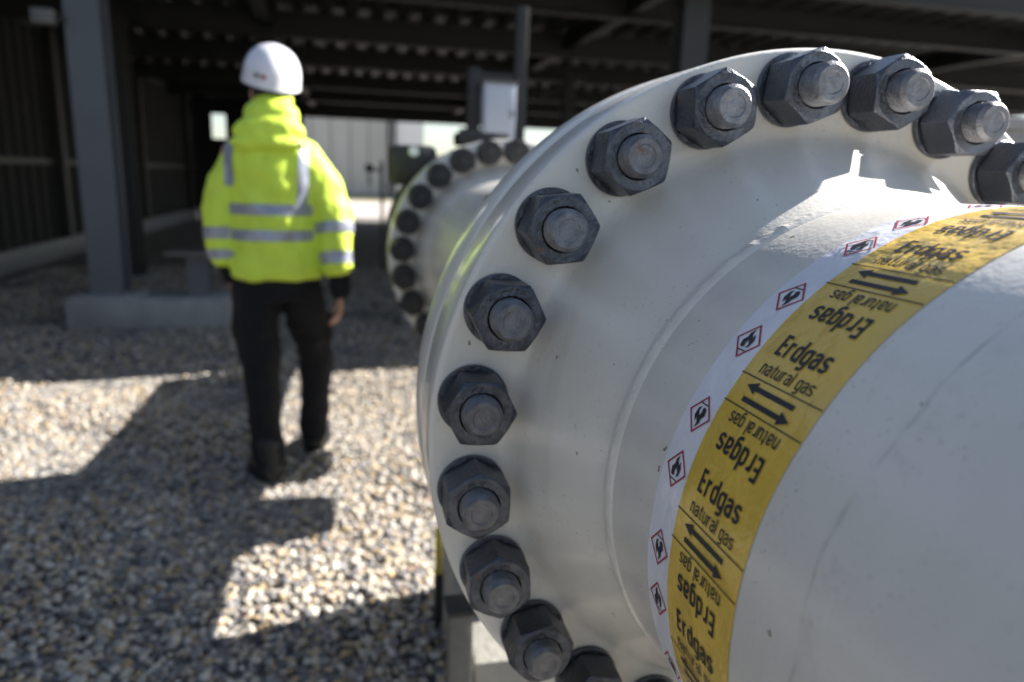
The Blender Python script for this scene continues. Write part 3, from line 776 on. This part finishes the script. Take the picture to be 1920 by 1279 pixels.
# body: one continuous surface (head with face, neck, trunk, arms, hands, legs)
bm = bmesh.new()
HC = Vector((-.318, 3.275, 1.675))
blob(bm, HC, (.074, .094, .112)); blob(bm, HC + Vector((0, .022, -.062)), (.055, .068, .062))           # skull, jaw
blob(bm, HC + Vector((0, .104, -.018)), (.013, .022, .026)); blob(bm, HC + Vector((0, .088, .018)), (.06, .02, .02))  # nose, brow
blob(bm, HC + Vector((0, .090, -.058)), (.026, .010, .010)); blob(bm, HC + Vector((0, .078, -.098)), (.028, .022, .02))  # lips, chin
for s in (-1, 1):
    blob(bm, HC + Vector((s * .075, -.005, -.02)), (.010, .020, .032)); blob(bm, HC + Vector((s * .03, .086, .0)), (.013, .010, .010))
capsule(bm, (WX, 3.25, 1.50), (WX + .003, 3.262, 1.62), .062, .056)
loft(bm, [(.86, WX, WY, .125, .085), (1.0, WX, WY, .13, .09), (1.15, WX, WY, .145, .10), (1.35, WX, WY, .165, .11), (1.47, WX, WY, .13, .08), (1.52, WX, WY, .06, .05)], 32, 2)
SHL, ELL, WRL = (-.475, 3.25, 1.41), (-.540, 3.235, 1.17), (-.508, 3.25, .925)
SHR, ELR, WRR = (-.175, 3.25, 1.41), (-.075, 3.22, 1.17), (-.050, 3.16, .85)
chain(bm, [SHL, ELL, WRL], [.052, .042, .026]); chain(bm, [SHR, ELR, WRR], [.052, .042, .026])
HPL, KNL, ANL = (-.405, 3.25, .88), (-.398, 3.19, .48), (-.372, 3.10, .12)
HPR, KNR, ANR = (-.245, 3.26, .88), (-.170, 3.40, .50), (-.198, 3.43, .12)
chain(bm, [HPL, KNL, ANL], [.072, .05, .038]); chain(bm, [HPR, KNR, ANR], [.072, .05, .038])
def hand(bm, wrist, side):
    wv = Vector(wrist); d = Vector((0, .03, -1)).normalized(); f = Vector((0, 1, .0))      # fingers hang down, slightly curled forwards
    for t_ in range(4):   # palm as four metacarpals
        o_ = f * (.027 - .018 * t_)
        capsule(bm, wv + o_ * .5, wv + d * .085 + o_, .013, .0115, 10)
        L = (.036, .042, .039, .030)[t_]; k0 = wv + d * .085 + o_
        curl = .22 + .10 * t_
        a1 = (d + Vector((-side * curl, .02, 0))).normalized(); a2 = (d + Vector((-side * curl * 2.4, .02, 0))).normalized(); a3 = (d + Vector((-side * curl * 4.2, .02, 0))).normalized()
        k1 = k0 + a1 * L; k2 = k1 + a2 * L * .62; k3 = k2 + a3 * L * .5
        chain(bm, [k0, k1, k2, k3], [.0098, .009, .0082, .007], 10)
    t0 = wv + d * .025 + f * .028
    t1 = t0 + Vector((-side * .012, .022, -.03)); t2 = t1 + Vector((-side * .012, .008, -.030)); t3 = t2 + Vector((-side * .006, .0, -.022))
    chain(bm, [t0, t1, t2, t3], [.013, .0105, .0095, .008], 10)
hand(bm, WRL, -1); hand(bm, WRR, 1)
fuse("body", bm, .0055, M['skin'], person, 2)
# hair
bm = bmesh.new(); blob(bm, HC + Vector((0, -.016, .012)), (.080, .092, .103)); blob(bm, HC + Vector((0, -.05, -.045)), (.058, .045, .05))
fuse("hair", bm, .007, M['hair'], person, 2, lambda c: .003 * noise.noise(c * 60))

def folds(c):
    v = .014 * noise.noise(Vector((c.x * 9, c.y * 9, c.z * 6))) + .008 * noise.noise(Vector((c.x * 22 + 5, c.y * 22, c.z * 15)))
    v += .011 * math.sin(c.z * 38 + 14 * c.x + 3 * noise.noise(c * 6)) * max(0, noise.noise(Vector((c.x * 5 + 9, c.y * 5, c.z * 4))))
    return v
bm = bmesh.new()
loft(bm, [(.895, WX - .002, WY, .192, .140), (.93, WX - .002, WY, .196, .145), (1.05, WX, WY, .190, .142), (1.18, WX, WY, .182, .138), (1.30, WX, WY, .188, .140), (1.38, WX, WY, .178, .135), (1.44, WX, WY, .158, .122), (1.49, WX, WY + .005, .125, .102), (1.545, WX + .005, WY + .008, .100, .088), (1.60, WX + .01, WY + .01, .082, .080), (1.645, WX + .012, WY + .012, .078, .078)], 48, 2.5)
# hood lying on the back
blob(bm, (WX, WY - .085, 1.505), (.140, .075, .066), Matrix.Rotation(R(-18), 3, 'X'))
blob(bm, (WX + .01, WY - .06, 1.57), (.115, .068, .08)); blob(bm, (WX - .005, WY - .125, 1.455), (.150, .035, .028))
chain(bm, [(SHL[0] + .02, 3.25, 1.405), (-.512, 3.245, 1.29), ELL, (-.535, 3.215, .985)], [.072, .073, .069, .058], 24)
chain(bm, [(SHR[0] - .02, 3.25, 1.405), (-.122, 3.235, 1.29), ELR, (-.060, 3.175, .965)], [.080, .085, .084, .070], 24)
jacket = fuse("jacket", bm, .0095, M['hivis'], person, 3, folds)
jm = jacket.data; bvh = BVHTree.FromPolygons([v.co[:] for v in jm.vertices], [tuple(p_.vertices) for p_ in jm.polygons])
def band(name, pts_grid, off=.0035, dirs=None):
    """grid of approximate points snapped onto the jacket"""
    bm = bmesh.new(); G = []
    for row in pts_grid:
        r_ = []
        for (p_, d_) in row:
            hit = bvh.ray_cast(Vector(p_) + d_ * .25, -d_, .5)
            if hit[0] is None: r_.append(None); continue
            r_.append(bm.verts.new(hit[0] + hit[1] * off))
        G.append(r_)
    for i in range(len(G) - 1):
        for j in range(len(G[0]) - 1):
            q4 = (G[i][j], G[i][j + 1], G[i + 1][j + 1], G[i + 1][j])
            if None in q4: continue
            if max((q4[a].co - q4[(a + 1) % 4].co).length for a in range(4)) > .05: continue
            bm.faces.new(q4)
    return link(name, bm, M['reflect'], jacket, sharp=None, fix=True)
def torso_band(z0, z1):
    for s0 in (-1, 1):   # back half and front half
        g = []
        for i in range(5):
            z = z0 + (z1 - z0) * i / 4; row = []
            for j in range(41):
                x = WX - .165 + .33 * j / 40; row.append(((x, WY, z), Vector((.0, s0, 0))))
            g.append(row)
        band("reflective_band", g)
torso_band(1.062, 1.106); torso_band(1.168, 1.212)
def sleeve_band(a, b, t0, t1, rad, side):
    a, b = Vector(a), Vector(b); ax = (b - a).normalized(); u_ = ax.orthogonal().normalized(); v_ = ax.cross(u_)
    g = []
    for i in range(5):
        c = a + (b - a) * (t0 + (t1 - t0) * i / 4); row = []
        for j in range(49):
            t = 2 * PI * j / 48; d = (u_ * math.cos(t) + v_ * math.sin(t))
            row.append((c, d))
        g.append(row)
    bm = bmesh.new(); G = []
    for row in g:
        r_ = []
        for c, d in row:
            hit = bvh.ray_cast(c, d, rad * 1.6)
            if hit[0] is None: r_.append(None); continue
            r_.append(bm.verts.new(hit[0] + d * .0035))
        G.append(r_)
    for i in range(4):
        for j in range(48):
            q4 = (G[i][j], G[i][j + 1], G[i + 1][j + 1], G[i + 1][j])
            if None in q4 or max((q4[k].co - q4[(k + 1) % 4].co).length for k in range(4)) > .03: continue
            bm.faces.new(q4)
    link("reflective_band", bm, M['reflect'], jacket, sharp=None)
sleeve_band(ELL, (-.535, 3.215, .985), .34, .60, .085, -1); sleeve_band(ELL, (-.535, 3.215, .985), .84, 1.05, .08, -1)
sleeve_band(ELR, (-.060, 3.175, .965), .18, .40, .10, 1); sleeve_band(ELR, (-.060, 3.175, .965), .78, 1.02, .095, 1)
for xs, xe in ((-.485, -.487), (-.182, -.205)):   # braces over the shoulders
    for s0 in (-1, 1):
        g = []
        for i in range(8 if xs < -.3 else 0, 27):
            f_ = i / 26; z = 1.19 + .30 * f_; x = xe + (xs - xe) * f_ ** .7
            g.append([((x - .02 + .04 * j / 3, WY, z), Vector((0, s0, .0))) for j in range(4)])
        band("reflective_brace", g)
# dark cuffs of the inner garment
bm = bmesh.new(); chain(bm, [(-.532, 3.215, 1.0), (-.510, 3.245, .895)], [.045, .038]); fuse("cuff", bm, .006, M['black'], person, 2)
bm = bmesh.new(); chain(bm, [(-.062, 3.178, .99), (-.050, 3.163, .845)], [.054, .044]); fuse("cuff", bm, .006, M['black'], person, 2)
# trousers
bm = bmesh.new()
loft(bm, [(.80, WX, WY, .16, .115), (.90, WX, WY, .172, .122), (1.0, WX, WY, .165, .118)], 32, 2.2)
chain(bm, [(-.412, 3.25, .86), (-.41, 3.225, .66), KNL, (-.385, 3.14, .28), (-.372, 3.105, .10)], [.102, .098, .080, .074, .070], 24)
chain(bm, [(-.238, 3.26, .86), (-.195, 3.34, .66), KNR, (-.185, 3.425, .28), (-.198, 3.44, .10)], [.100, .092, .078, .070, .066], 24)
blob(bm, (-.492, 3.225, .68), (.030, .06, .085)); blob(bm, (-.112, 3.345, .64), (.028, .06, .08))
def tfold(c): return .011 * noise.noise(Vector((c.x * 14, c.y * 14, c.z * 10))) + .006 * noise.noise(Vector((c.x * 8, c.y * 8, c.z * 34)))
fuse("trousers", bm, .0085, M['black'], person, 3, tfold)
# boots
def boot(ax, ay, pitch, yaw):
    bm = bmesh.new(); rot = Matrix.Rotation(yaw, 3, 'Z') @ Matrix.Rotation(pitch, 3, 'X')
    def T(v): return Vector((ax, ay, .012)) + rot @ Vector(v)
    chain(bm, [T((0, 0, .16)), T((0, -.005, .08)), T((0, -.01, .045))], [.056, .053, .052], 20)
    chain(bm, [T((0, -.015, .042)), T((0, .09, .045)), T((0, .17, .038))], [.050, .050, .040], 20)
    b_ = fuse("boot", bm, .006, M['boot'], person, 2)
    bm = bmesh.new(); n = 28; ring = []
    for i in range(n):
        t = 2 * PI * i / n; y = .078 + .14 * math.sin(t); wdt = .052 + .006 * math.sin(t)
        ring.append((wdt * math.cos(t), y))
    lo = [bm.verts.new(T((x, y, 0))) for x, y in ring]; hi = [bm.verts.new(T((x, y, .026))) for x, y in ring]
    for i in range(n): bm.faces.new((lo[i], lo[(i + 1) % n], hi[(i + 1) % n], hi[i]))
    bm.faces.new(lo); bm.faces.new(hi); so = link("sole", bm, M['boot'], b_)
boot(-.372, 3.09, R(-2), R(24)); boot(-.198, 3.44, R(3), R(-14))
# hard hat
hat = bmesh.new(); nn = 48
hc = HC + Vector((.006, -.004, .052)); tilt = Matrix.Rotation(R(9), 3, 'Y') @ Matrix.Rotation(R(10), 3, 'X')
rings = []
for k in range(15):
    ph = PI / 2 * k / 14
    rr = math.cos(ph) ** .82 if k < 14 else .0; zz = math.sin(ph)
    rings.append([hat.verts.new(hc + tilt @ Vector((.116 * rr * math.cos(2 * PI * i / nn), .142 * rr * math.sin(2 * PI * i / nn), .128 * zz + .0035 * math.exp(-(math.cos(2 * PI * i / nn) * rr / .25) ** 2)))) for i in range(nn)])
low = [hat.verts.new(hc + tilt @ Vector((.119 * math.cos(2 * PI * i / nn), .146 * math.sin(2 * PI * i / nn), -.030 - .012 * max(0, -math.sin(2 * PI * i / nn))))) for i in range(nn)]
rings.insert(0, low)
inn = [hat.verts.new(hc + tilt @ Vector((.108 * math.cos(2 * PI * i / nn), .134 * math.sin(2 * PI * i / nn), -.028 - .012 * max(0, -math.sin(2 * PI * i / nn))))) for i in range(nn)]
inn2 = [hat.verts.new(hc + tilt @ Vector((.09 * math.cos(2 * PI * i / nn), .11 * math.sin(2 * PI * i / nn), .06))) for i in range(nn)]
rings.insert(0, inn); rings.insert(0, inn2)
for A, B in zip(rings, rings[1:]):
    for i in range(nn): hat.faces.new((A[i], A[(i + 1) % nn], B[(i + 1) % nn], B[i]))
hat.faces.new(inn2)
helmet = link("hard_hat", hat, M['helmet'], person, sharp=45)
bm = bmesh.new(); g0 = []
for i in range(17):
    t = R(25) + R(130) * i / 16; e_ = .052 * math.sin((i / 16) * PI) ** .6
    g0.append((bm.verts.new(hc + tilt @ Vector((.117 * math.cos(t), .144 * math.sin(t), -.022))), bm.verts.new(hc + tilt @ Vector(((.117 + e_ * .6) * math.cos(t), (.144 + e_) * math.sin(t), -.034))),
               bm.verts.new(hc + tilt @ Vector(((.117 + e_ * .6) * math.cos(t), (.144 + e_) * math.sin(t), -.038))), bm.verts.new(hc + tilt @ Vector((.115 * math.cos(t), .142 * math.sin(t), -.028)))))
for A, B in zip(g0, g0[1:]):
    for k in range(4): bm.faces.new((A[k], A[(k + 1) % 4], B[(k + 1) % 4], B[k]))
link("brim", bm, M['helmet'], helmet)
bm = bmesh.new()
for i_, (t_, m_) in enumerate(((262, 0), (248, 1))):
    fs_ = []
    for z0_, z1_ in ((-.004, .012),):
        row = [[bm.verts.new(hc + tilt @ Vector((.1205 * math.cos(R(t_ + d_)), .1475 * math.sin(R(t_ + d_)), z_))) for d_ in (-5, -2.5, 0, 2.5, 5)] for z_ in (z0_, z1_)]
        for j_ in range(4): f_ = bm.faces.new((row[0][j_], row[0][j_ + 1], row[1][j_ + 1], row[1][j_])); f_.material_index = m_
link("sticker", bm, [M['red'], M['postgrey']], helmet, fix=False)

bpy.context.view_layer.update()
